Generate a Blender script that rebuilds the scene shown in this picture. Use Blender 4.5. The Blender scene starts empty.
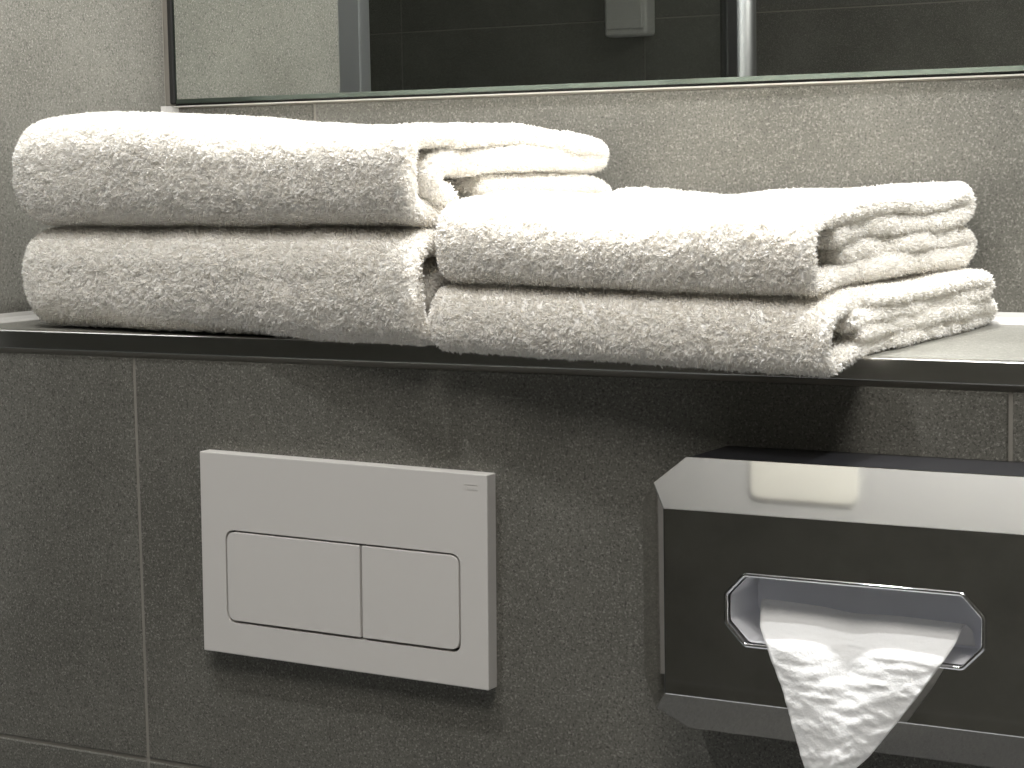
import bpy, bmesh, math
import numpy as np
from mathutils import Vector, Matrix
from mathutils.bvhtree import BVHTree

scene = bpy.context.scene
C = scene.collection

# ------------------------------------------------------------------ camera
cam_d = bpy.data.cameras.new('camera')
cam = bpy.data.objects.new('camera', cam_d)
C.objects.link(cam)
cam_d.sensor_width = 36.0
cam_d.sensor_fit = 'HORIZONTAL'
cam_d.lens = 2074.7 / 1024 * 36.0
cam_d.clip_start = 0.01
yaw, pitch, roll = (math.radians(a) for a in (30.05, 5.947, 0.999))
fwd = Vector((-math.sin(yaw) * math.cos(pitch), math.cos(yaw) * math.cos(pitch), -math.sin(pitch)))
right = Vector((math.cos(yaw), math.sin(yaw), 0))
down = fwd.cross(right)
r2 = right * math.cos(roll) + down * math.sin(roll)
d2 = down * math.cos(roll) - right * math.sin(roll)
CAM = Vector((0.9188, -1.0784, 1.2070))
m = Matrix.Identity(4)
for i in range(3):
    m[i][0], m[i][1], m[i][2], m[i][3] = r2[i], -d2[i], -fwd[i], CAM[i]
cam.matrix_world = m
scene.camera = cam

# ------------------------------------------------------------------ world, exposure
w = bpy.data.worlds.new('world')
scene.world = w
w.use_nodes = True
w.node_tree.nodes['Background'].inputs[0].default_value = (0.9, 0.93, 1.0, 1)
w.node_tree.nodes['Background'].inputs[1].default_value = 0.0
vs = scene.view_settings
vs.view_transform = 'Standard'
vs.look = 'None'
vs.gamma = 1.0
vs.use_curve_mapping = False
vs.exposure = 0.0

# lamp settings: (x, y, watts, cone degrees, blend)
CEIL = 2.45
LAMP_NICHE = (0.34, 0.035, 106.0, 88, 0.7)
LAMP_NICHE_2 = (0.95, 0.035, 82.0, 46, 0.75, (0.50, 0.10, 1.15))
LAMP_ROOM = (0.06, -0.50, 34.0, 110, 0.8)
SHOWER_FILL = (-1.05, -1.35, 0.25, 130, 0.8)  # added fill for the dim wall behind the shower glass
UPLIGHT_FILL_W = 19.0  # added fill, lifts the ceiling brightness
PANEL_FILL_W = 18.5  # added frontal fill from the ceiling
LIGHT_COLOR = (1.0, 0.997, 0.985)
scene.cycles.max_bounces = 16
scene.cycles.diffuse_bounces = 10
scene.cycles.glossy_bounces = 8
scene.cycles.transparent_max_bounces = 16

# ------------------------------------------------------------------ helpers
def link(name, me, mat=None, parent=None):
    o = bpy.data.objects.new(name, me)
    C.objects.link(o)
    if mat is not None and len(me.materials) == 0:
        me.materials.append(mat)
    if parent is not None:
        o.parent = parent
    return o

def from_bm(name, bm, mat=None, parent=None, smooth=False):
    me = bpy.data.meshes.new(name)
    bmesh.ops.recalc_face_normals(bm, faces=bm.faces)
    bm.to_mesh(me)
    bm.free()
    if smooth:
        me.polygons.foreach_set('use_smooth', [True] * len(me.polygons))
    return link(name, me, mat, parent)

def empty(name, loc=(0, 0, 0)):
    o = bpy.data.objects.new(name, None)
    C.objects.link(o)
    o.location = loc
    o.empty_display_size = 0.02
    return o

def tag(o, label, cat, group=None):
    o['label'] = label
    o['category'] = cat
    if group:
        o['group'] = group
    return o

def struct(o, label=None):
    o['kind'] = 'structure'
    if label:
        o['label'] = label
    return o

def bm_box(bm, x0, x1, y0, y1, z0, z1, bev=0.0, seg=2):
    r = bmesh.ops.create_cube(bm, size=1.0)
    for v in r['verts']:
        v.co = Vector(((x0 + x1) / 2 + v.co.x * (x1 - x0), (y0 + y1) / 2 + v.co.y * (y1 - y0),
                       (z0 + z1) / 2 + v.co.z * (z1 - z0)))
    if bev > 0:
        es = list({e for v in r['verts'] for e in v.link_edges})
        bmesh.ops.bevel(bm, geom=es, offset=bev, segments=seg, affect='EDGES', profile=0.5)

def box(name, x0, x1, y0, y1, z0, z1, mat, parent=None, bev=0.0, seg=2, smooth=False):
    bm = bmesh.new()
    bm_box(bm, x0, x1, y0, y1, z0, z1, bev, seg)
    return from_bm(name, bm, mat, parent, smooth)

def rounded(pts, r, n=6):
    """round the corners of a closed 2-D polygon"""
    out = []
    N = len(pts)
    rr = r if hasattr(r, '__len__') else [r] * N
    for i in range(N):
        p = Vector(pts[i]); a = Vector(pts[i - 1]); b = Vector(pts[(i + 1) % N])
        if rr[i] <= 0:
            out.append((p.x, p.y)); continue
        da = (a - p).normalized(); db = (b - p).normalized()
        p0 = p + da * rr[i]; p1 = p + db * rr[i]
        for k in range(n + 1):
            t = k / n
            q = p0 * (1 - t) ** 2 + p * 2 * t * (1 - t) + p1 * t * t
            out.append((q.x, q.y))
    return out

def prism(name, pts, y0, y1, mat, parent=None, bev=0.0, to3=None):
    """polygon in (x,z) extruded from y0 (front) to y1"""
    bm = bmesh.new()
    f = [bm.verts.new((x, y0, z)) for x, z in pts]
    b = [bm.verts.new((x, y1, z)) for x, z in pts]
    bm.faces.new(f)
    bm.faces.new(b[::-1])
    n = len(pts)
    for i in range(n):
        bm.faces.new((f[i], b[i], b[(i + 1) % n], f[(i + 1) % n]))
    bmesh.ops.recalc_face_normals(bm, faces=bm.faces)
    if bev > 0:
        es = [e for e in bm.edges if all(v in f for v in e.verts)]
        bmesh.ops.bevel(bm, geom=es, offset=bev, segments=2, affect='EDGES', profile=0.5)
    return from_bm(name, bm, mat, parent)

def tube(name, pts, r, mat, parent=None, closed=True, nseg=10):
    bm = bmesh.new()
    P = [Vector(p) for p in pts]
    n = len(P)
    rings = []
    for i in range(n):
        a = P[i - 1] if (closed or i > 0) else P[i]
        b = P[(i + 1) % n] if (closed or i < n - 1) else P[i]
        t = (b - a).normalized()
        u = t.cross(Vector((0, 1, 0)))
        u = u.normalized() if u.length > 1e-6 else Vector((1, 0, 0))
        v = t.cross(u)
        rings.append([bm.verts.new(P[i] + (u * math.cos(k * 2 * math.pi / nseg) + v * math.sin(k * 2 * math.pi / nseg)) * r)
                      for k in range(nseg)])
    for i in range(n if closed else n - 1):
        A, B = rings[i], rings[(i + 1) % n]
        for k in range(nseg):
            bm.faces.new((A[k], A[(k + 1) % nseg], B[(k + 1) % nseg], B[k]))
    return from_bm(name, bm, mat, parent, True)

def lathe(name, prof, mat, parent=None, n=40, loc=(0, 0, 0), smooth=True):
    bm = bmesh.new()
    rings = []
    for r, z in prof:
        if r < 1e-7:
            rings.append([bm.verts.new((loc[0], loc[1], loc[2] + z))])
        else:
            rings.append([bm.verts.new((loc[0] + r * math.cos(k * 2 * math.pi / n), loc[1] + r * math.sin(k * 2 * math.pi / n), loc[2] + z)) for k in range(n)])
    for A, B in zip(rings, rings[1:]):
        for k in range(n):
            k2 = (k + 1) % n
            if len(A) == 1:
                bm.faces.new((A[0], B[k2], B[k]))
            elif len(B) == 1:
                bm.faces.new((A[k], A[k2], B[0]))
            else:
                bm.faces.new((A[k], A[k2], B[k2], B[k]))
    return from_bm(name, bm, mat, parent, smooth)

# ------------------------------------------------------------------ materials
def mat_new(name):
    mt = bpy.data.materials.new(name)
    mt.use_nodes = True
    nt = mt.node_tree
    return mt, nt, nt.nodes['Principled BSDF']

def simple(name, col, rough=0.5, metal=0.0, emit=None, estr=0.0, bump=0.0, bscale=300, spec=0.5):
    mt, nt, p = mat_new(name)
    p.inputs['Base Color'].default_value = (*col, 1)
    p.inputs['Roughness'].default_value = rough
    p.inputs['Metallic'].default_value = metal
    p.inputs['Specular IOR Level'].default_value = spec
    if emit:
        p.inputs['Emission Color'].default_value = (*emit, 1)
        p.inputs['Emission Strength'].default_value = estr
    if bump > 0:
        tc = nt.nodes.new('ShaderNodeNewGeometry')
        nz = nt.nodes.new('ShaderNodeTexNoise')
        nz.inputs['Scale'].default_value = bscale
        nz.inputs['Detail'].default_value = 3
        nt.links.new(tc.outputs['Position'], nz.inputs['Vector'])
        bp = nt.nodes.new('ShaderNodeBump')
        bp.inputs['Strength'].default_value = bump
        bp.inputs['Distance'].default_value = 0.001
        nt.links.new(nz.outputs['Fac'], bp.inputs['Height'])
        nt.links.new(bp.outputs['Normal'], p.inputs['Normal'])
    return mt

def tile_material(name, c0, c1, dark, light, rough=0.5):
    mt, nt, p = mat_new(name)
    L = nt.links.new
    geo = nt.nodes.new('ShaderNodeNewGeometry')
    oi = nt.nodes.new('ShaderNodeObjectInfo')
    mul = nt.nodes.new('ShaderNodeVectorMath'); mul.operation = 'SCALE'
    mul.inputs[0].default_value = (7.1, 3.3, 5.7)
    L(oi.outputs['Random'], mul.inputs['Scale'])
    add = nt.nodes.new('ShaderNodeVectorMath'); add.operation = 'ADD'
    L(geo.outputs['Position'], add.inputs[0]); L(mul.outputs[0], add.inputs[1])
    def noise(scale, det, rough_=0.5):
        n = nt.nodes.new('ShaderNodeTexNoise')
        n.inputs['Scale'].default_value = scale
        n.inputs['Detail'].default_value = det
        n.inputs['Roughness'].default_value = rough_
        L(add.outputs[0], n.inputs['Vector'])
        return n
    def ramp(src, a, b, ca, cb):
        r = nt.nodes.new('ShaderNodeValToRGB')
        r.color_ramp.elements[0].position = a; r.color_ramp.elements[1].position = b
        r.color_ramp.elements[0].color = (*ca, 1); r.color_ramp.elements[1].color = (*cb, 1)
        L(src, r.inputs['Fac'])
        return r
    def mix(fac, a, b):
        x = nt.nodes.new('ShaderNodeMix'); x.data_type = 'RGBA'
        L(fac, x.inputs['Factor']); L(a, x.inputs['A'])
        if isinstance(b, tuple):
            x.inputs['B'].default_value = (*b, 1)
        else:
            L(b, x.inputs['B'])
        return x.outputs['Result']
    cloud = ramp(noise(9, 4, 0.6).outputs['Fac'], 0.33, 0.68, c0, c1)
    g = noise(600, 3, 0.75)
    fd = ramp(g.outputs['Fac'], 0.37, 0.48, (0.8,) * 3, (0,) * 3)
    g2 = noise(680, 3, 0.75)
    g2.inputs['Lacunarity'].default_value = 2.3
    fl = ramp(g2.outputs['Fac'], 0.54, 0.66, (0,) * 3, (0.8,) * 3)
    c = mix(fd.outputs['Color'], cloud.outputs['Color'], dark)
    c = mix(fl.outputs['Color'], c, light)
    L(c, p.inputs['Base Color'])
    p.inputs['Roughness'].default_value = rough
    bp = nt.nodes.new('ShaderNodeBump')
    bp.inputs['Strength'].default_value = 0.12
    bp.inputs['Distance'].default_value = 0.0006
    L(g.outputs['Fac'], bp.inputs['Height'])
    L(bp.outputs['Normal'], p.inputs['Normal'])
    return mt

M = {}
M['tile'] = tile_material('concrete_tile', (0.118, 0.1145, 0.099), (0.163, 0.159, 0.139), (0.043, 0.0415, 0.0345), (0.35, 0.344, 0.308), 0.48)
M['grout'] = simple('grout', (0.27, 0.255, 0.225), 0.9, bump=0.3, bscale=900)
def scuff_material():
    mt, nt, p = mat_new('scuff')
    p.inputs['Base Color'].default_value = (0.30, 0.29, 0.26, 1)
    p.inputs['Roughness'].default_value = 0.8
    p.inputs['Alpha'].default_value = 0.4
    return mt
M['scuff'] = scuff_material()
M['silicone'] = simple('silicone_bead', (0.42, 0.41, 0.39), 0.4)
M['steel'] = simple('brushed_steel', (0.60, 0.59, 0.56), 0.24, 1.0)
M['polished'] = simple('polished_steel', (0.62, 0.615, 0.60), 0.035, 1.0)
M['black_gloss'] = simple('black_plastic', (0.012, 0.012, 0.014), 0.3, spec=0.3)
M['chrome'] = simple('chrome', (0.8, 0.8, 0.82), 0.06, 1.0)
M['alu'] = simple('aluminium', (0.40, 0.415, 0.42), 0.42, 1.0)
M['alu_dark'] = simple('aluminium_post', (0.26, 0.265, 0.265), 0.42, 1.0)
M['alu_white'] = simple('pale_trim', (0.72, 0.70, 0.66), 0.4)
M['mirror'] = simple('mirror_silver', (0.86, 0.89, 0.87), 0.0, 1.0)
M['mirror_edge'] = simple('mirror_glass_edge', (0.12, 0.15, 0.13), 0.2, 0.6)
M['black'] = simple('black_backing', (0.012, 0.012, 0.011), 0.6)
M['white_plastic'] = simple('white_plastic', (0.68, 0.66, 0.635), 0.38)
M['dark_gap'] = simple('dark_gap', (0.02, 0.02, 0.02), 0.6)
M['liner'] = simple('liner', (0.86, 0.87, 0.91), 0.4, 0.0)
M['ceiling'] = simple('ceiling_paint', (0.55, 0.545, 0.53), 0.9)
M['panel_cream'] = simple('cream_panel', (0.86, 0.84, 0.76), 0.6)
M['floor'] = tile_material('floor_tile', (0.40, 0.41, 0.43), (0.48, 0.49, 0.51), (0.28, 0.28, 0.29), (0.48, 0.48, 0.49), 0.5)
M['lens'] = simple('lamp_lens', (0.9, 0.9, 0.9), 0.4, emit=(1.0, 0.96, 0.88), estr=30)
M['lamp_white'] = simple('lamp_ring', (0.8, 0.8, 0.79), 0.4)

def glass_material():
    mt, nt, p = mat_new('shower_glass')
    nt.nodes.remove(p)
    out = nt.nodes['Material Output']
    tr = nt.nodes.new('ShaderNodeBsdfTransparent'); tr.inputs[0].default_value = (0.85, 0.87, 0.86, 1)
    gl = nt.nodes.new('ShaderNodeBsdfGlossy'); gl.inputs['Roughness'].default_value = 0.0
    fr = nt.nodes.new('ShaderNodeFresnel')
    ge = nt.nodes.new('ShaderNodeNewGeometry')
    mr_ = nt.nodes.new('ShaderNodeMapRange'); mr_.inputs['To Min'].default_value = 1.45; mr_.inputs['To Max'].default_value = 1 / 1.45
    nt.links.new(ge.outputs['Backfacing'], mr_.inputs['Value']); nt.links.new(mr_.outputs[0], fr.inputs['IOR'])
    mx = nt.nodes.new('ShaderNodeMixShader')
    nt.links.new(fr.outputs[0], mx.inputs[0]); nt.links.new(tr.outputs[0], mx.inputs[1]); nt.links.new(gl.outputs[0], mx.inputs[2])
    nt.links.new(mx.outputs[0], out.inputs['Surface'])
    return mt
M['glass'] = glass_material()

def cloth_material(name, col, transl, bump=0.0):
    mt, nt, p = mat_new(name)
    L = nt.links.new
    p.inputs['Base Color'].default_value = (*col, 1)
    p.inputs['Roughness'].default_value = 0.9
    p.inputs['Specular IOR Level'].default_value = 0.15
    p.inputs['Sheen Weight'].default_value = 0.15
    out = nt.nodes['Material Output']
    t = nt.nodes.new('ShaderNodeBsdfTranslucent'); t.inputs[0].default_value = (col[0], col[1] * 0.97, col[2] * 0.92, 1)
    mx = nt.nodes.new('ShaderNodeMixShader'); mx.inputs[0].default_value = transl
    L(p.outputs[0], mx.inputs[1]); L(t.outputs[0], mx.inputs[2]); L(mx.outputs[0], out.inputs['Surface'])
    if bump:
        g = nt.nodes.new('ShaderNodeNewGeometry')
        n = nt.nodes.new('ShaderNodeTexNoise'); n.inputs['Scale'].default_value = 420; n.inputs['Detail'].default_value = 4
        L(g.outputs['Position'], n.inputs['Vector'])
        b = nt.nodes.new('ShaderNodeBump'); b.inputs['Strength'].default_value = bump; b.inputs['Distance'].default_value = 0.002
        L(n.outputs['Fac'], b.inputs['Height']); L(b.outputs[0], p.inputs['Normal'])
    return mt
M['terry'] = cloth_material('terry_base', (0.90, 0.888, 0.86), 0.0, 0.8)
M['pile'] = cloth_material('terry_loops', (0.945, 0.94, 0.928), 0.38)
M['tissue'] = cloth_material('tissue_paper', (0.93, 0.935, 0.94), 0.22, 0.25)

# ------------------------------------------------------------------ room shell
XW = -0.173          # niche side wall
YB = 0.256           # niche back wall face
XMIN, XMAX, YMIN = -1.9, 1.7, -2.3
LZ = 1.10            # ledge top
G = 0.0012           # joint recess
tile_cache = {}

def tile_piece(parent, org, u, v, nrm, w, h, jw=0.0026, mat=None):
    """one tile: lower corner org, in-plane axes u, v, outward normal nrm"""
    mat = mat or M['tile']
    key = (round(w, 4), round(h, 4), mat.name)
    if key not in tile_cache:
        bm = bmesh.new()
        bm_box(bm, 0, w - jw, 0, h - jw, -0.008, 0, 0.0007, 1)
        me = bpy.data.meshes.new('tile')
        bmesh.ops.recalc_face_normals(bm, faces=bm.faces)
        bm.to_mesh(me); bm.free()
        me.materials.append(mat)
        tile_cache[key] = me
    o = bpy.data.objects.new('tile', tile_cache[key])
    C.objects.link(o)
    u, v, nrm = Vector(u), Vector(v), Vector(nrm)
    p = Vector(org) + (u + v) * (jw / 2)
    mt = Matrix.Identity(4)
    for i in range(3):
        mt[i][0], mt[i][1], mt[i][2], mt[i][3] = u[i], v[i], nrm[i], p[i]
    o.parent = parent
    o.matrix_world = mt
    return o

def splits(lo, hi, first, step):
    xs = [lo]
    x = first
    while x <= lo + 0.004:
        x += step
    while x < hi - 0.004:
        xs.append(x); x += step
    xs.append(hi)
    return list(zip(xs, xs[1:]))

def tile_wall(parent, fix, axis, us, vs_, nrm, mat=None):
    """axis 'y': plane y=fix, u=x, v=z ; 'x': plane x=fix, u=y, v=z ; 'z': plane z=fix, u=x, v=y"""
    for a, b in us:
        for c, d in vs_:
            if axis == 'y':
                tile_piece(parent, (a, fix, c), (1, 0, 0), (0, 0, 1), nrm, b - a, d - c, mat=mat)
            elif axis == 'x':
                tile_piece(parent, (fix, a, c), (0, 1, 0), (0, 0, 1), nrm, b - a, d - c, mat=mat)
            else:
                tile_piece(parent, (a, c, fix), (1, 0, 0), (0, 1, 0), nrm, b - a, d - c, mat=mat)

# low wall under the ledge (front face y = 0)
wl = struct(box('wall_lower', XW, XMAX, G, 0.30, 0.0, LZ - 0.0125, M['grout']), 'grey concrete-look tiled wall below the ledge')
low_rows = [(0.0, 0.2055), (0.2055, 0.8065), (0.8065, LZ - 0.0145)]
tile_wall(wl, 0.0, 'y', [(XW, 0.0), (0.0, 0.6), (0.6, 1.2), (1.2, XMAX)], low_rows, (0, -1, 0))
# pale scuffs on the low wall
def scuff(pts, wid):
    bm = bmesh.new()
    P = [Vector((x, -0.00012, z)) for x, z in pts]
    L_, R_ = [], []
    for i, p in enumerate(P):
        t = (P[min(i + 1, len(P) - 1)] - P[max(i - 1, 0)]).normalized()
        nn = Vector((-t.z, 0, t.x)) * wid * math.sin(math.pi * (i + .35) / (len(P) - .3))
        L_.append(bm.verts.new(p + nn)); R_.append(bm.verts.new(p - nn))
    for i in range(len(P) - 1):
        bm.faces.new((L_[i], L_[i + 1], R_[i + 1], R_[i]))
    from_bm('scuff_mark', bm, M['scuff'], wl)
scuff([(.2452, 1.070), (.2458, 1.064), (.2462, 1.056), (.2473, 1.048), (.2484, 1.041), (.2498, 1.034)], 0.0009)
scuff([(.2785, 1.0655), (.284, 1.0662), (.290, 1.0664), (.296, 1.0672)], 0.0006)
# ledge
lg = struct(box('ledge', XW, XMAX, 0.008, 0.30, LZ - 0.0125, LZ - G, M['grout']), 'tiled ledge that carries the folded towels')
tile_wall(lg, LZ, 'z', [(XW, 0.006), (0.006, 0.606), (0.606, 1.206), (1.206, XMAX)], [(0.009, YB - 0.001)], (0, 0, 1))
# steel edge profile of the ledge
bm = bmesh.new()
bm_box(bm, XW, XMAX, -0.0026, 0.0085, LZ - 0.0126, LZ + 0.0004, 0.0011, 3)
struct(from_bm('trim_1', bm, M['steel'], None, False), 'polished steel edge profile along the front of the ledge')
# niche back wall
wb = struct(box('wall_back', -1.9, XMAX, YB + G, YB + 0.12, 0.9, CEIL, M['grout']), 'tiled wall behind the towels below the mirror')
tile_wall(wb, YB, 'y', [(-0.168, -0.027), (-0.027, 0.573), (0.573, 1.173), (1.173, XMAX)], [(LZ, 1.2604)], (0, -1, 0))
# block left of the niche: its right face is the niche side wall, its front is flush with the low wall
ws = struct(box('wall_left', XMIN, XW - G, G, YB + 0.0005, 0.0, CEIL, M['grout']), 'tiled return wall at the left end of the ledge')
tile_wall(ws, XW, 'x', [(0.0, YB)], [(LZ, 1.700), (1.700, 2.300), (2.300, CEIL)], (1, 0, 0))
tile_wall(ws, 0.0, 'y', splits(XMIN, XW, -1.777, 0.6), [(0.0, 0.5), (0.5, 1.1), (1.1, 1.7), (1.7, 2.3), (2.3, CEIL)], (0, -1, 0))
# opposite wall, seen in the mirror
wo = struct(box('wall_opposite', XMIN, XMAX, YMIN - 0.1, YMIN - G, 0.0, CEIL, M['grout']), 'dark tiled wall across the room seen in the mirror')
tile_wall(wo, YMIN, 'y', [(XMIN, -1.594), (-1.594, -0.9985), (-0.9985, 0.2), (0.2, 0.8), (0.8, 1.4), (1.4, XMAX)], [(0, .307), (.307, .907), (.907, 1.507), (1.507, 2.107), (2.107, CEIL)], (0, 1, 0))
wsh = struct(box('wall_shower', XMIN - 0.1, XMIN - G, YMIN, G, 0.0, CEIL, M['grout']), 'tiled side wall of the shower')
tile_wall(wsh, XMIN, 'x', splits(YMIN, 0, -1.8, 0.6), [(0, .307), (.307, .907), (.907, 1.507), (1.507, 2.107), (2.107, CEIL)], (1, 0, 0))
wr = struct(box('wall_right', XMAX + G, XMAX + 0.1, YMIN, YB + 0.1, 0.0, CEIL, M['grout']), 'tiled wall on the right of the room')
tile_wall(wr, XMAX, 'x', splits(YMIN, 0, -1.8, 0.6), [(0, .307), (.307, .907), (.907, 1.507), (1.507, 2.107), (2.107, CEIL)], (-1, 0, 0))
fl = struct(box('floor', XMIN, XMAX, YMIN, 0.30, -0.1, -G, M['grout']), 'dark tiled floor')
tile_wall(fl, 0.0, 'z', splits(XMIN, XMAX, -1.6, 0.6), splits(YMIN, 0, -1.8, 0.6), (0, 0, 1), M['floor'])
struct(box('ceiling', XMIN - 0.1, XMAX + 0.1, YMIN - 0.1, YB + 0.12, CEIL, CEIL + 0.1, M['ceiling']), 'grey painted ceiling')

# silicone beads
def bead(name, prof, axis_pts, label):
    bm = bmesh.new()
    A = [bm.verts.new(axis_pts(p, 0)) for p in prof]
    B = [bm.verts.new(axis_pts(p, 1)) for p in prof]
    n = len(prof)
    for i in range(n):
        bm.faces.new((A[i], A[(i + 1) % n], B[(i + 1) % n], B[i]))
    bm.faces.new(A[::-1]); bm.faces.new(B)
    return struct(from_bm(name, bm, M['silicone']), label)
def bead_prof(s):
    return [(0, 0), (s, 0), (s * .55, s * .22), (s * .22, s * .55), (0, s)]
bead('trim_2', bead_prof(0.0075), lambda p, k: ((XW, XMAX)[k], YB - p[0], LZ + p[1]), 'pale sealant bead between the ledge and the back wall')
bead('trim_3', bead_prof(0.0065), lambda p, k: (XW + p[0], (0.003, YB)[k], LZ + p[1]), 'pale sealant bead between the ledge and the side wall')
bead('trim_4', bead_prof(0.0125), lambda p, k: (XW + p[0], YB - p[1] * .6, (LZ, 1.2615)[k]), 'pale sealant bead in the niche corner')
# pale profile on top of the splashback tiles
bm = bmesh.new()
bm_box(bm, XW + 0.004, XMAX, YB - 0.0012, YB + 0.003, 1.2605, 1.2615, 0.0003, 2)
struct(from_bm('trim_5', bm, M['alu_white']), 'thin pale profile capping the splashback tiles')

# ------------------------------------------------------------------ mirror
mr = tag(empty('wall_mirror', (0.7, YB, 1.2655)), 'large frameless wall mirror above the splashback tiles', 'mirror')
MX0, MX1, MZ0, MZ1, MY = -0.1622, XMAX - 0.01, 1.2634, 2.05, YB - 0.003
def rel(o, root):
    o.parent = root
    o.matrix_parent_inverse = Matrix.Translation(root.location).inverted()
    return o
rel(box('backing', MX0 - 0.0015, MX1, MY + 0.0035, YB + 0.003, MZ0 - 0.0016, MZ1, M['black']), mr)
rel(box('edge_gap_strip', MX0 - 0.0056, MX0 - 0.0004, MY + 0.0004, YB + 0.003, MZ0 - 0.0004, MZ1, M['black'], None, 0.0012), mr)['label'] = 'black strip for the dark gap along the left mirror edge'  # black strip paints in the shaded gap beside the mirror
be = 0.0034
bm = bmesh.new()
fr = [(MX0 + be * .8, MZ0 + be), (MX1 - be, MZ0 + be), (MX1 - be, MZ1 - be), (MX0 + be * .8, MZ1 - be)]
bm.faces.new([bm.verts.new((x, MY, z)) for x, z in fr])
rel(from_bm('mirror_face', bm, M['mirror']), mr)
ou = [(MX0, MZ0), (MX1, MZ0), (MX1, MZ1), (MX0, MZ1)]
bm = bmesh.new()
a = [bm.verts.new((x, MY, z)) for x, z in fr]
b = [bm.verts.new((x, MY + 0.0016, z)) for x, z in ou]
c = [bm.verts.new((x, MY + 0.0040, z)) for x, z in ou]
for i in range(4):
    j = (i + 1) % 4
    bm.faces.new((a[i], a[j], b[j], b[i])); bm.faces.new((b[i], b[j], c[j], c[i]))
rel(from_bm('bevelled_edge', bm, M['mirror_edge']), mr)

# ------------------------------------------------------------------ noise helpers (numpy)
rng = np.random.default_rng(7)
_tab = rng.random((64, 64, 64)).astype(np.float32)
def vnoise(p):
    p = np.asarray(p, dtype=np.float64)
    i = np.floor(p).astype(np.int64); f = p - i
    f = f * f * (3 - 2 * f)
    r = 0
    for dx in (0, 1):
        for dy in (0, 1):
            for dz in (0, 1):
                wgt = (f[..., 0] if dx else 1 - f[..., 0]) * (f[..., 1] if dy else 1 - f[..., 1]) * (f[..., 2] if dz else 1 - f[..., 2])
                r = r + wgt * _tab[(i[..., 0] + dx) % 64, (i[..., 1] + dy) % 64, (i[..., 2] + dz) % 64]
    return r * 2 - 1

def smooth_path(ctrl, step):
    P = np.array(ctrl, float)
    P = np.vstack([2 * P[0] - P[1], P, 2 * P[-1] - P[-2]])
    out = []
    for i in range(1, len(P) - 2):
        p0, p1, p2, p3 = P[i - 1], P[i], P[i + 1], P[i + 2]
        t0 = 0; t1 = t0 + np.linalg.norm(p1 - p0) ** .5; t2 = t1 + np.linalg.norm(p2 - p1) ** .5; t3 = t2 + np.linalg.norm(p3 - p2) ** .5
        for t in np.linspace(t1, t2, 24, endpoint=False):
            a1 = (t1 - t) / (t1 - t0) * p0 + (t - t0) / (t1 - t0) * p1
            a2 = (t2 - t) / (t2 - t1) * p1 + (t - t1) / (t2 - t1) * p2
            a3 = (t3 - t) / (t3 - t2) * p2 + (t - t2) / (t3 - t2) * p3
            b1 = (t2 - t) / (t2 - t0) * a1 + (t - t0) / (t2 - t0) * a2
            b2 = (t3 - t) / (t3 - t1) * a2 + (t - t1) / (t3 - t1) * a3
            out.append((t2 - t) / (t2 - t1) * b1 + (t - t1) / (t2 - t1) * b2)
    out.append(P[-2])
    out = np.array(out)
    d = np.concatenate([[0], np.cumsum(np.linalg.norm(np.diff(out, axis=0), axis=1))])
    n = int(d[-1] / step)
    s = np.linspace(0, d[-1], n)
    return np.stack([np.interp(s, d, out[:, k]) for k in range(2)], 1), s

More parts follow.
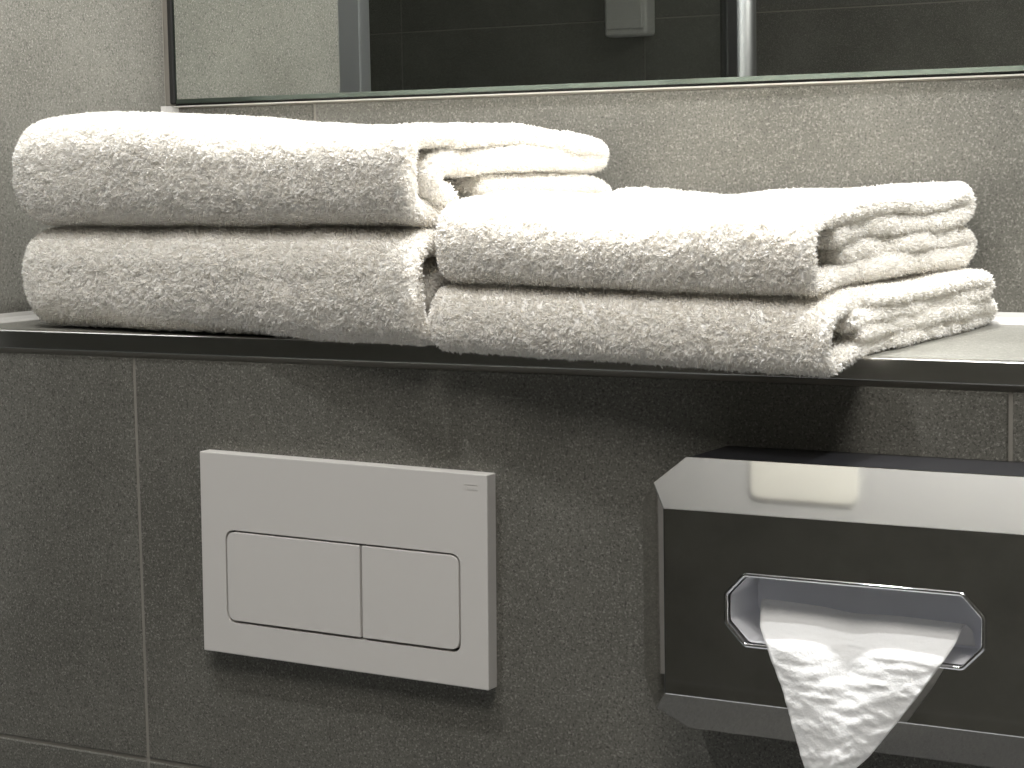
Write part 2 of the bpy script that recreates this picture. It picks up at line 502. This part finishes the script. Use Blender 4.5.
def towel_mesh(ctrl, x0, x1, th, seed, deform, xwig=0.004, step=0.003):
    c, s = smooth_path(ctrl, step)
    tg = np.gradient(c, axis=0); tg /= np.linalg.norm(tg, axis=1)[:, None]
    nr = np.stack([-tg[:, 1], tg[:, 0]], 1)
    # x stations with a rounded rim at both ends
    r = th / 2
    ang = np.linspace(0, math.pi / 2, 5)[:-1]
    left = x0 + r * (1 - np.cos(ang)); hl = np.sin(ang)
    inner = np.linspace(x0 + r, x1 - r, int((x1 - x0) / step))
    xs = np.concatenate([left, inner, (x1 - r * (1 - np.cos(ang)))[::-1]])
    hx = np.concatenate([hl, np.ones(len(inner)), hl[::-1]])
    sd = np.minimum(s, s[-1] - s)
    hs = np.where(sd < r, np.sqrt(np.maximum(0, 1 - ((r - sd) / r) ** 2)), 1.0)
    hs[0] = hs[-1] = 0.02
    ns, nx = len(s), len(xs)
    S, Xg = np.meshgrid(s, xs, indexing='ij')
    o = np.full_like(S, seed * 3.17)
    puff = 1 + 0.16 * vnoise(np.stack([S * 16, Xg * 14, o], -1)) + 0.08 * vnoise(np.stack([S * 45, Xg * 40, o + 9], -1))
    H = r * hs[:, None] * hx[None, :] * puff
    lift = 0.0016 * vnoise(np.stack([S * 20, Xg * 9, o + 5], -1))
    wig = xwig * vnoise(np.stack([S * 22, S * 0, o + 21], -1)) + 0.35 * xwig * vnoise(np.stack([S * 70, S * 0, o + 31], -1))
    tt = (Xg - x0) / (x1 - x0)
    Xw = Xg + wig * np.clip((tt - .6) / .4, 0, 1) - wig * .5 * np.clip((.3 - tt) / .3, 0, 1)
    def side(sgn):
        f = 0.0006 * vnoise(np.stack([S * 190, Xg * 190, o + sgn * 3 + 50], -1)) + 0.0006 * vnoise(np.stack([S * 380, Xg * 330, o + sgn * 3 + 57], -1))
        off = lift + sgn * (H + f * (H > r * .3))
        return np.stack([Xw, c[:, 0][:, None] + nr[:, 0][:, None] * off, c[:, 1][:, None] + nr[:, 1][:, None] * off], -1)
    top, bot = side(1), side(-1)
    ring = np.concatenate([top, bot[:, -2:0:-1]], 1)        # ns x nr x 3
    nrg = ring.shape[1]
    V = deform(ring.reshape(-1, 3))
    i, j = np.meshgrid(np.arange(ns - 1), np.arange(nrg), indexing='ij')
    j2 = (j + 1) % nrg
    F = np.stack([i * nrg + j, i * nrg + j2, (i + 1) * nrg + j2, (i + 1) * nrg + j], -1).reshape(-1, 4)
    return V, F

def np_mesh(name, V, F, smooth=True):
    me = bpy.data.meshes.new(name)
    k = F.shape[1]
    me.vertices.add(len(V)); me.vertices.foreach_set('co', V.astype(np.float32).ravel())
    me.loops.add(F.size); me.loops.foreach_set('vertex_index', F.astype(np.int32).ravel())
    me.polygons.add(len(F))
    me.polygons.foreach_set('loop_start', np.arange(0, F.size, k, dtype=np.int32))
    me.polygons.foreach_set('use_smooth', np.full(len(F), smooth))
    me.update(calc_edges=True)
    return me

def face_normals(V, F):
    n = np.cross(V[F[:, 2]] - V[F[:, 0]], V[F[:, 3]] - V[F[:, 1]])
    a = np.linalg.norm(n, axis=1)
    return n / np.maximum(a, 1e-12)[:, None], a / 2

# ------------------------------------------------------------------ towels
def make_deform(x0, x1, yf, depth, z0, h, shear, round_left, droop=0.0, tilt=0.0, sag=None):
    xc = (x0 + x1) / 2
    zc = z0 + h * 0.5
    def d(P):
        P = P.copy()
        x, y, z = P[:, 0].copy(), P[:, 1].copy(), P[:, 2].copy()
        fr = np.clip(1 - (y - yf) / depth, 0, 1)
        if round_left > 0:
            u = np.clip(1 - (x - x0) / round_left, 0, 1)
            g = (1 - u ** 2.4 * 0.86) ** 0.5
            z = zc + (z - zc) * g
            yc = yf + depth * .5
            y = yc + (y - yc) * (1 - 0.10 * u ** 2.2)
        if sag is not None:
            z = z + sag(x, y) * np.clip((z - z0) / h, 0, 1)
        y = y + shear * (x - xc) * fr
        if droop > 0:
            z = z - droop * np.clip(-y, 0, 1) ** 1.5 * np.clip(1.25 - (z - z0) / (h * 1.6), 0.2, 1)
        P[:, 0], P[:, 1], P[:, 2] = x, y, z
        return P
    return d

towels = []
def add_towel(V, F, label, group):
    towels.append((V, F, label, group))

# left stack, lower bath towel (z 1.100 .. 1.170)
def left_path(y, z, k=1.0, d=0.225):
    """one long strip: curl at the front, middle layers, top layer, front fold, bottom layer, inner layer"""
    q = [(.046, .019), (.031, .0225), (.027, .034), (.042, .0425), (.062, .0415), (.10, .0435), (.17, .0455), (d - .034, .0458),
         (d - .013, .048), (d - .013, .0560), (d - .05, .0605), (.12, .061), (.05, .0605), (.0125, .0590), (.0065, .0500), (.0055, .037), (.0062, .022),
         (.0115, .0105), (.026, .0068), (.08, .0065), (.16, .0065), (d - .022, .0068), (d - .006, .0140), (d - .018, .0225), (d - .07, .0262), (.13, .0258), (.075, .0240)]
    return [(y + a, z + b * k) for a, b in q]
dl = make_deform(-0.126, 0.240, 0.0, 0.22, 1.1005, 0.07, -0.150, 0.030, droop=0.3)
V, F = towel_mesh(left_path(-0.004, 1.1015, 0.985), -0.123, 0.2440, 0.0140, 1, dl)
add_towel(V, F, 'thick white bath towel folded flat on the ledge, lower one of the left stack', 'folded white towels on the ledge')
sagU = lambda x, y: 0.0042 * np.sin((x + .16) * 16) - 0.040 * np.maximum(x - .06, -.03) + 0.0015 - 0.007 * np.clip((y - .12) / .1, 0, 1)
du = make_deform(-0.129, 0.247, -0.002, 0.225, 1.172, 0.068, -0.140, 0.038, sag=sagU)
V, F = towel_mesh(left_path(-0.008, 1.1742, 0.95, 0.240), -0.127, 0.2470, 0.0140, 2, du)
add_towel(V, F, 'thick white bath towel on top of the left stack, rolled folds at its end', 'folded white towels on the ledge')

def right_path(y, z, d, k=1.0, o=0.0):
    q = [(.036, .0275), (.06, .0270), (.12, .0272), (d - .05, .0280), (d - .014, .0298), (d - .005, .0342), (d - .013, .0385), (d - .06, .0392),
         (.13, .0385), (.05, .0387), (.0120, .0382), (.0068, .0315), (.0062, .016), (.0105, .0068), (.026, .0052), (.10, .0052), (.2, .0052),
         (d + o - .012, .0055), (d + o, .0108), (d + o - .010, .0158), (d - .06, .0165), (.12, .0163), (.045, .0160)]
    return [(y + a, z + b * k) for a, b in q]
dr1 = make_deform(0.2475, 0.512, -0.035, 0.29, 1.101, 0.039, -0.105, 0.013, droop=0.75)
V, F = towel_mesh(right_path(-0.040, 1.1012, 0.275, 0.76, 0.010), 0.2475, 0.518, 0.0084, 3, dr1, 0.003)
add_towel(V, F, 'white hand towel overhanging the ledge edge, lower one of the right stack', 'folded white towels on the ledge')
sagR = lambda x, y: 0.004 * np.sin(x * 26 + 1.2) + 0.003 * np.sin(y * 30) - 0.006 * np.clip((x - .46) / .05, 0, 1) * np.clip((.1 - y) / .1, 0, 1)
dr2 = make_deform(0.2515, 0.506, -0.034, 0.29, 1.1405, 0.049, -0.10, 0.015, droop=0.55, sag=sagR)
V, F = towel_mesh(right_path(-0.038, 1.1412, 0.277, 0.98, -0.004), 0.2505, 0.507, 0.0105, 4, dr2, 0.003)
add_towel(V, F, 'white hand towel on top of the right stack with a hollow front fold', 'folded white towels on the ledge')

# one search tree over all towels and the ledge decides where loops stand free
allV = []; allF = []; off = 0
for V, F, *_ in towels:
    allV.append(V); allF.append(F + off); off += len(V)
lv = np.array([(-.3, .0, LZ), (1, .0, LZ), (1, .3, LZ), (-.3, .3, LZ)])
allV.append(lv); allF.append(np.array([[0, 1, 2, 3]]) + off)
tree = BVHTree.FromPolygons(np.concatenate(allV).tolist(), np.concatenate(allF).tolist())
cam_np = np.array(CAM)

# loops grow dense wherever a viewer standing near the camera could see them, sparse in the hidden folds
EYES = [CAM, CAM + Vector((0.45, 0.05, 0.1)), CAM + Vector((-0.6, -0.05, 0.15)), CAM + Vector((-0.1, 0.1, 0.6))]
def pile_mesh(V, F, seed):
    g = np.random.default_rng(seed)
    n, area = face_normals(V, F)
    cen = V[F].mean(1)
    # outward check: ring order may be flipped
    free = np.zeros(len(F), bool); seen = np.zeros(len(F), bool); clear = np.ones(len(F))
    rc = tree.ray_cast
    for k in range(len(F)):
        if area[k] < 1e-9:
            continue
        p_ = Vector(cen[k]); n_ = Vector(n[k])
        hd = rc(p_ + n_ * 0.0004, n_, 0.007)[3]
        clear[k] = 1.0 if hd is None else hd
        free[k] = clear[k] > 0.0014
        if free[k]:
            o_ = p_ + n_ * min(0.0028, 0.6 * clear[k])
            seen[k] = any(rc(o_, (e_ - o_).normalized(), 3.0)[0] is None for e_ in EYES)
    dens = np.where(seen, 1.15e6, np.where(clear > 0.5, 0.15e6, 0.0)) * free
    cnt = g.poisson(area * dens)
    fi = np.repeat(np.arange(len(F)), cnt)
    N = len(fi)
    a, b = g.random(N), g.random(N)
    Q = V[F[fi]]
    p = (Q[:, 0] * ((1 - a) * (1 - b))[:, None] + Q[:, 1] * (a * (1 - b))[:, None] + Q[:, 2] * (a * b)[:, None] + Q[:, 3] * ((1 - a) * b)[:, None])
    nn = n[fi]
    rnd = g.normal(size=(N, 3))
    fld = np.stack([vnoise(p * 330 + k * 13.7 + seed) for k in range(3)], 1)
    lean = fld * 0.85 + rnd * 0.45 + np.array([0, 0, -0.16])
    lean -= nn * (lean * nn).sum(1)[:, None]
    d1 = nn * 0.9 + lean; d1 /= np.linalg.norm(d1, axis=1)[:, None]
    L = np.minimum(0.0023 + 0.0017 * g.random(N), 0.8 * clear[fi])
    d2_ = d1 + 0.75 * (g.normal(size=(N, 3)) * 0.6 + lean); d2_ /= np.linalg.norm(d2_, axis=1)[:, None]
    wv = np.cross(d1, g.normal(size=(N, 3))); wv /= np.linalg.norm(wv, axis=1)[:, None]
    wd = (0.00038 + 0.00020 * g.random(N))[:, None]
    p0 = p - nn * 0.0004
    mid = p0 + d1 * (L * 0.6)[:, None]
    tip = mid + d2_ * (L * 0.45)[:, None]
    VV = np.stack([p0 - wv * wd, p0 + wv * wd, mid + wv * wd * 1.05, mid - wv * wd * 1.05, tip], 1).reshape(-1, 3)
    base = (np.arange(N) * 5)[:, None]
    FF = np.concatenate([base + np.array([[0, 1, 2]]), base + np.array([[0, 2, 3]]), base + np.array([[3, 2, 4]])], 0)
    return np_mesh('terry_pile', VV, FF, False), N

tot = 0
for k, (V, F, label, group) in enumerate(towels):
    base = Vector((float(V[:, 0].mean()), float(V[:, 1].mean()), float(V[:, 2].min())))
    t = tag(empty('folded_towel', base), label, 'towel', group)
    body = rel(link('folded_cloth', np_mesh('folded_cloth', V, F), M['terry']), t)
    pm, N = pile_mesh(V, F, 100 + k)
    tot += N
    pile = rel(link('terry_pile', pm, M['pile']), t)
    pile['kind'] = 'stuff'

# ------------------------------------------------------------------ flush plate
PC = Vector((0.1713, 0.0, 0.9569))
fp = tag(empty('flush_plate', PC), 'white rectangular toilet flush plate with two buttons on the tiled wall', 'flush plate')
PW, PH, PT = 0.2200, 0.1336, 0.0100
bm = bmesh.new()
outer = [(-PW / 2, -PH / 2), (PW / 2, -PH / 2), (PW / 2, PH / 2), (-PW / 2, PH / 2)]
# button field, local coordinates (x, z)
bx0, bx1, bz0, bz1 = -0.0901, 0.0905, -0.0456, 0.0164
hole = rounded([(bx0, bz0), (bx1, bz0), (bx1, bz1), (bx0, bz1)], 0.0075, 6)
# frame: front face with the hole, side walls and hole walls
fo = [bm.verts.new((x, -PT, z)) for x, z in outer]
fh = [bm.verts.new((x, -PT, z)) for x, z in hole]
eo = [bm.edges.new((fo[i], fo[(i + 1) % 4])) for i in range(4)]
eh = [bm.edges.new((fh[i], fh[(i + 1) % len(fh)])) for i in range(len(fh))]
bmesh.ops.triangle_fill(bm, use_beauty=True, edges=eo + eh)
bo = [bm.verts.new((x, 0, z)) for x, z in outer]
bh = [bm.verts.new((x, -PT + 0.0065, z)) for x, z in hole]
for i in range(4):
    j = (i + 1) % 4
    bm.faces.new((fo[i], fo[j], bo[j], bo[i]))
for i in range(len(fh)):
    j = (i + 1) % len(fh)
    bm.faces.new((fh[i], fh[j], bh[j], bh[i]))
bmesh.ops.bevel(bm, geom=[e for e in bm.edges if all(v in fo for v in e.verts)] + [e for e in bm.edges if (e.verts[0] in fo) != (e.verts[1] in fo) and abs(e.verts[0].co.y - e.verts[1].co.y) > .005],
                offset=0.0007, segments=2, affect='EDGES', profile=0.5)
frame = from_bm('frame', bm, M['white_plastic'], fp)
prism('recess', hole, -PT + 0.0060, -PT + 0.0075, M['dark_gap'], fp)
gap = 0.0013
xs_ = 0.0168
def rr(x0, x1, z0, z1, left):
    pts = [(x0, z0), (x1, z0), (x1, z1), (x0, z1)]
    return rounded(pts, [0.0068, 0.0004, 0.0004, 0.0068] if left else [0.0004, 0.0068, 0.0068, 0.0004], 6)
b1 = prism('button', rr(bx0 + gap, xs_ - gap * .6, bz0 + gap * 1.25, bz1 - gap, True), -PT - 0.0002, -PT + 0.0061, M['white_plastic'], fp, 0.0004)
b1['label'] = 'wide full-flush button'
b2 = prism('button', rr(xs_ + gap * .6, bx1 - gap, bz0 + gap * 1.25, bz1 - gap, False), -PT - 0.0002, -PT + 0.0061, M['white_plastic'], fp, 0.0004)
b2['label'] = 'narrow half-flush button'
# faint embossed maker's mark, too small to read
bm = bmesh.new()
for (x0, x1, z0, z1) in ((.0935, .1035, .0600, .0604), (.0935, .0955, .0570, .0588), (.0962, .0982, .0570, .0588), (.0989, .1009, .0570, .0588), (.1016, .1035, .0570, .0588)):
    bm_box(bm, x0, x1, -PT - 0.00025, -PT + 0.0003, z0, z1)
from_bm('embossed_mark', bm, M['white_plastic'], frame)
fp.rotation_euler = (0, math.radians(0.75), 0)

# ------------------------------------------------------------------ tissue dispenser
DX0, DX1, DZ0, DZ1, DD = 0.4090, 0.6730, 0.8955, 1.0478, 0.080
BV, BY, CUT = 0.0252, 0.0255, 0.0270
bm = bmesh.new()
bm_box(bm, DX0, DX1, -DD, 0.0, DZ0, DZ1)
def cut(pt, nrm):
    g = bm.verts[:] + bm.edges[:] + bm.faces[:]
    bmesh.ops.bisect_plane(bm, geom=g, plane_co=pt, plane_no=nrm, clear_outer=True, dist=1e-7)
    be_ = [e for e in bm.edges if len(e.link_faces) == 1]
    if be_:
        bmesh.ops.contextual_create(bm, geom=be_)
cut((0, -DD + BY, DZ1), (0, -BV, BY))
cut((0, -DD + BY, DZ0), (0, -BV, -BY))
cut((DX0, -DD + BY, 0), (-BY, -BV, 0))
cut((DX1, -DD + BY, 0), (BY, -BV, 0))
for sx in (-1, 1):
    for sz in (-1, 1):
        x = DX0 if sx < 0 else DX1; z = DZ0 if sz < 0 else DZ1
        cut((x - sx * CUT, 0, z), (sx, 0, sz))
cut((0, -DD + BY + 0.0012, 0), (0, 1, 0))
bmesh.ops.recalc_face_normals(bm, faces=bm.faces)
es = [e for e in bm.edges if min(v.co.y for v in e.verts) < -DD + BY + 0.0006]
bmesh.ops.bevel(bm, geom=es, offset=0.0004, segments=2, affect='EDGES', profile=0.5)
td = tag(empty('tissue_dispenser', ((DX0 + DX1) / 2, 0, DZ0)), 'polished steel tissue dispenser with chamfered edges mounted on the tiled wall', 'dispenser')
cover = from_bm('cover', bm, M['polished'])
SX0, SX1, SZ0, SZ1 = 0.4712, 0.6108, 0.9528, 0.9902
def octo(g=0.0):
    x0, x1, z0, z1 = SX0 - g, SX1 + g, SZ0 - g, SZ1 + g
    cx, cz = 0.0108, 0.0112
    return rounded([(x0 + cx, z0), (x1 - cx, z0), (x1, z0 + cz), (x1, z1 - cz), (x1 - cx, z1), (x0 + cx, z1), (x0, z1 - cz), (x0, z0 + cz)], 0.0016, 4)
cutter = prism('cutter', octo(0.0), -0.12, -0.0315, M['polished'])
ins = 0.0006
hx0, hx1, hz0, hz1, hc = DX0 + ins, DX1 - ins, DZ0 + ins, DZ1 - ins, CUT
housing = prism('housing', [(hx0 + hc, hz0), (hx1 - hc, hz0), (hx1, hz0 + hc), (hx1, hz1 - hc), (hx1 - hc, hz1), (hx0 + hc, hz1), (hx0, hz1 - hc), (hx0, hz0 + hc)],
                -DD + BY + 0.0013, 0.0, M['black_gloss'])
housing['label'] = 'black back housing behind the steel cover'
for part in (cover, housing):
    bo_ = part.modifiers.new('slot', 'BOOLEAN')
    bo_.operation = 'DIFFERENCE'; bo_.object = cutter; bo_.solver = 'EXACT'
    bpy.context.view_layer.update()
    dg = bpy.context.evaluated_depsgraph_get()
    newme = bpy.data.meshes.new_from_object(part.evaluated_get(dg))
    part.modifiers.clear()
    part.data = newme
    rel(part, td)
bpy.data.objects.remove(cutter)
# slot liner and rim
def sub(o, part):
    o.parent = part
    return o
bpy.context.view_layer.update()
for part in (cover, housing):      # bake the offset so that sub-parts can hang on them in world coordinates
    part.matrix_parent_inverse = Matrix.Translation(td.location).inverted()
pts = octo(-0.0006)
bm = bmesh.new()
rings = []
for y in (-0.0765, -0.040):
    rings.append([bm.verts.new((x, y, z)) for x, z in pts])
n = len(pts)
for i in range(n):
    j = (i + 1) % n
    bm.faces.new((rings[0][i], rings[0][j], rings[1][j], rings[1][i]))
bm.faces.new(rings[1])
sub(from_bm('slot_liner', bm, M['liner']), housing)['label'] = 'bluish grey inner lining of the slot'
sub(tube('slot_rim', [(x, -0.0802, z) for x, z in octo(0.0003)], 0.0012, M['chrome']), cover)['label'] = 'bright rolled rim of the slot'

# ------------------------------------------------------------------ paper tissue hanging from the slot
rows = [((0.4850, 0.9560), (0.5960, 0.9560), -0.0450), ((0.4830, 0.9665), (0.5955, 0.9650), -0.0485), ((0.4825, 0.9738), (0.5945, 0.9703), -0.0575), ((0.4835, 0.9728), (0.5945, 0.9693), -0.0625),
        ((0.4885, 0.9625), (0.5955, 0.9640), -0.0760), ((0.4955, 0.9565), (0.5928, 0.9570), -0.0860), ((0.5079, 0.9342), (0.5803, 0.9372), -0.0925),
        ((0.5145, 0.9170), (0.5680, 0.9200), -0.0955), ((0.5200, 0.9021), (0.5575, 0.9058), -0.0975), ((0.5230, 0.8945), (0.5485, 0.8970), -0.0978)]
NU, NV = 56, 96
tab = np.array([[a[0], a[1], b[0], b[1], y] for a, b, y in rows])
vv = np.linspace(0, 1, NV)
tk = np.concatenate([[0], np.cumsum(np.linalg.norm(np.diff(tab[:, [0, 1, 4]], axis=0), axis=1))]); tk /= tk[-1]
row = np.stack([np.interp(vv, tk, tab[:, k]) for k in range(5)], 1)
for _ in range(3):
    row[1:-1] = (row[:-2] + 2 * row[1:-1] + row[2:]) / 4
uu = np.linspace(0, 1, NU)
U, VVg = np.meshgrid(uu, vv)
X = row[:, 0][:, None] * (1 - U) + row[:, 2][:, None] * U
Zt = row[:, 1][:, None] * (1 - U) + row[:, 3][:, None] * U
hang = np.clip((VVg - tk[3]) / (tk[5] - tk[3]), 0, 1)
low = np.clip((VVg - tk[5]) / (1 - tk[5]), 0, 1)
crease = np.exp(-((U - .47) / .13) ** 2)
Yt = row[:, 4][:, None] + hang * (0.0050 * crease * (1 - low) ** 2 - (1 - .8 * low) * 0.0030 * (np.sin(np.clip(U / .47, 0, 1) * np.pi) + np.sin(np.clip((U - .47) / .53, 0, 1) * np.pi)))
arc = VVg * 0.14
wr_ = 0.0006 * vnoise(np.stack([U * 5 + arc * 20, arc * 210 + U * 3.2, U * 0 + 3.3], -1)) + 0.0004 * vnoise(np.stack([U * 11, arc * 420 - U * 5, U * 0 + 8.1], -1))
Yt = Yt + wr_ * hang
Zt = Zt - 0.0016 * crease * (1 - hang) * (VVg > tk[1])
Pt = np.stack([X, Yt, Zt], -1).reshape(-1, 3)
i, j = np.meshgrid(np.arange(NV - 1), np.arange(NU - 1), indexing='ij')
Ft = np.stack([i * NU + j, i * NU + j + 1, (i + 1) * NU + j + 1, (i + 1) * NU + j], -1).reshape(-1, 4)
ts = link('paper_tissue', np_mesh('paper_tissue', Pt, Ft), M['tissue'])
tag(ts, 'white paper tissue pulled to a point out of the dispenser slot', 'tissue')
so = ts.modifiers.new('ply', 'SOLIDIFY'); so.thickness = 0.0003; so.offset = 0

# ------------------------------------------------------------------ shower screen seen in the mirror
sc_ = tag(empty('shower_screen', (-0.205, -0.5, 0.0)), 'clear glass shower screen in aluminium posts, seen in the mirror', 'shower screen')
GX = -0.205
rel(box('wall_profile', GX - 0.012, GX + 0.014, -0.058, -0.0005, 0.02, 2.05, M['alu'], None, 0.0015), sc_)['label'] = 'flat aluminium wall profile'
rel(box('clamp_profile', GX - 0.012, GX + 0.012, -0.083, -0.0585, 0.02, 2.05, M['alu'], None, 0.006, 4, True), sc_)
rel(box('glass_pane', GX - 0.003, GX + 0.003, -0.93, -0.078, 0.03, 2.04, M['glass']), sc_)
rel(box('gasket', GX - 0.006, GX + 0.006, -0.955, -0.925, 0.03, 2.04, M['black'], None, 0.002), sc_)['label'] = 'black rubber gasket'
lz = [(0.022, 0.02), (0.022, 2.05)]
post = lathe('post', [(0, 0.02), (0.0195, 0.02), (0.0195, 2.05), (0, 2.05)], M['alu_dark'], None, 48, (GX, -0.982, 0.0))
for pl in post.data.polygons:
    pl.use_smooth = abs(pl.normal.z) < .5
rel(post, sc_)['label'] = 'round aluminium post'

# small white box on the opposite wall
wbx = tag(empty('wall_box', (-1.034, YMIN, 1.47)), 'small white box fixed to the opposite wall, dim in the mirror', 'wall box')
rel(box('housing', -1.070, -0.972, YMIN, YMIN + 0.045, 1.471, 1.66, M['white_plastic'], None, 0.008, 3), wbx)
rel(box('cover_plate', -1.062, -0.980, YMIN + 0.0452, YMIN + 0.050, 1.485, 1.645, M['white_plastic'], None, 0.002, 2), wbx)

# ------------------------------------------------------------------ ceiling fittings
def downlight(x, y, watts, cone, blend, label, aim=None, r=0.042):
    t = tag(empty('downlight', (x, y, CEIL)), label, 'lamp', 'recessed ceiling downlights')
    lathe('ring', [(r, -0.0005), (r + 0.001, -0.004), (r + 0.006, -0.006), (r + 0.013, -0.004), (r + 0.014, -0.0005)], M['lamp_white'], t)
    lathe('lens', [(0, -0.002), (r, -0.002), (r, -0.0005)], M['lens'], t)
    ld = bpy.data.lights.new('downlight_beam', 'SPOT')
    ld.energy = watts; ld.spot_size = math.radians(cone); ld.spot_blend = blend
    ld.shadow_soft_size = r * 0.9
    ld.color = LIGHT_COLOR
    lo = bpy.data.objects.new('downlight_beam', ld)
    C.objects.link(lo); lo.parent = t
    lo.location = (0, 0, -0.05)
    if aim is not None:
        lo.rotation_euler = (Vector(aim) - Vector((x, y, CEIL - 0.05))).to_track_quat('-Z', 'Y').to_euler()
    return t
downlight(*LAMP_NICHE, 'round recessed downlight in the ceiling above the left end of the ledge')
downlight(*LAMP_NICHE_2[:5], 'round tilted downlight in the ceiling right of the towels', LAMP_NICHE_2[5])
downlight(*SHOWER_FILL, 'added downlight that brightens the shower side of the room')  # added light, no fitting known here
downlight(*LAMP_ROOM, 'round recessed downlight in the ceiling over the room')

ap = prism('ceiling_panel', rounded([(-0.132, -0.10), (0.011, -0.10), (0.011, 0.20), (-0.132, 0.20)], 0.014, 6), 0, 0.004, M['panel_cream'])
for v in ap.data.vertices:
    x, y, z = v.co
    v.co = (x, -z - 0.103, CEIL - y)
ap.data.flip_normals()
tag(ap, 'cream rounded panel in the ceiling mirrored in the dispenser chamfer', 'ceiling panel')

# added ceiling panel, an unseen source of soft frontal fill
pn = tag(empty('fill_panel', (0.75, -1.0, CEIL)), 'added square ceiling panel giving soft fill light, out of view', 'lamp')
rel(box('frame', 0.44, 1.06, -1.31, -0.69, CEIL - 0.012, CEIL - 0.0005, M['lamp_white'], None, 0.002), pn)
pd = bpy.data.lights.new('fill_panel_light', 'AREA')
pd.shape = 'SQUARE'; pd.size = 0.58; pd.energy = PANEL_FILL_W; pd.color = (1.0, 0.962, 0.905)
po = bpy.data.objects.new('fill_panel_light', pd); C.objects.link(po)
po.location = (0.75, -1.0, CEIL - 0.0135)
rel(po, pn)

# added uplight, out of view, that brightens the ceiling and the room
ul = tag(empty('fill_uplight', (0.35, YB, 2.10)), 'added uplight bar above the mirror that brightens the ceiling, out of view', 'lamp')
rel(box('housing', -0.05, 0.75, YB - 0.05, YB + 0.001, 2.09, 2.125, M['lamp_white'], None, 0.003), ul)
ad = bpy.data.lights.new('fill_uplight_strip', 'AREA')
ad.shape = 'RECTANGLE'; ad.size = 0.76; ad.size_y = 0.03; ad.energy = UPLIGHT_FILL_W; ad.color = LIGHT_COLOR
ao = bpy.data.objects.new('fill_uplight_strip', ad); C.objects.link(ao)
ao.rotation_euler = (math.pi, 0, 0)
ao.location = (0.35, YB - 0.025, 2.128)
rel(ao, ul)
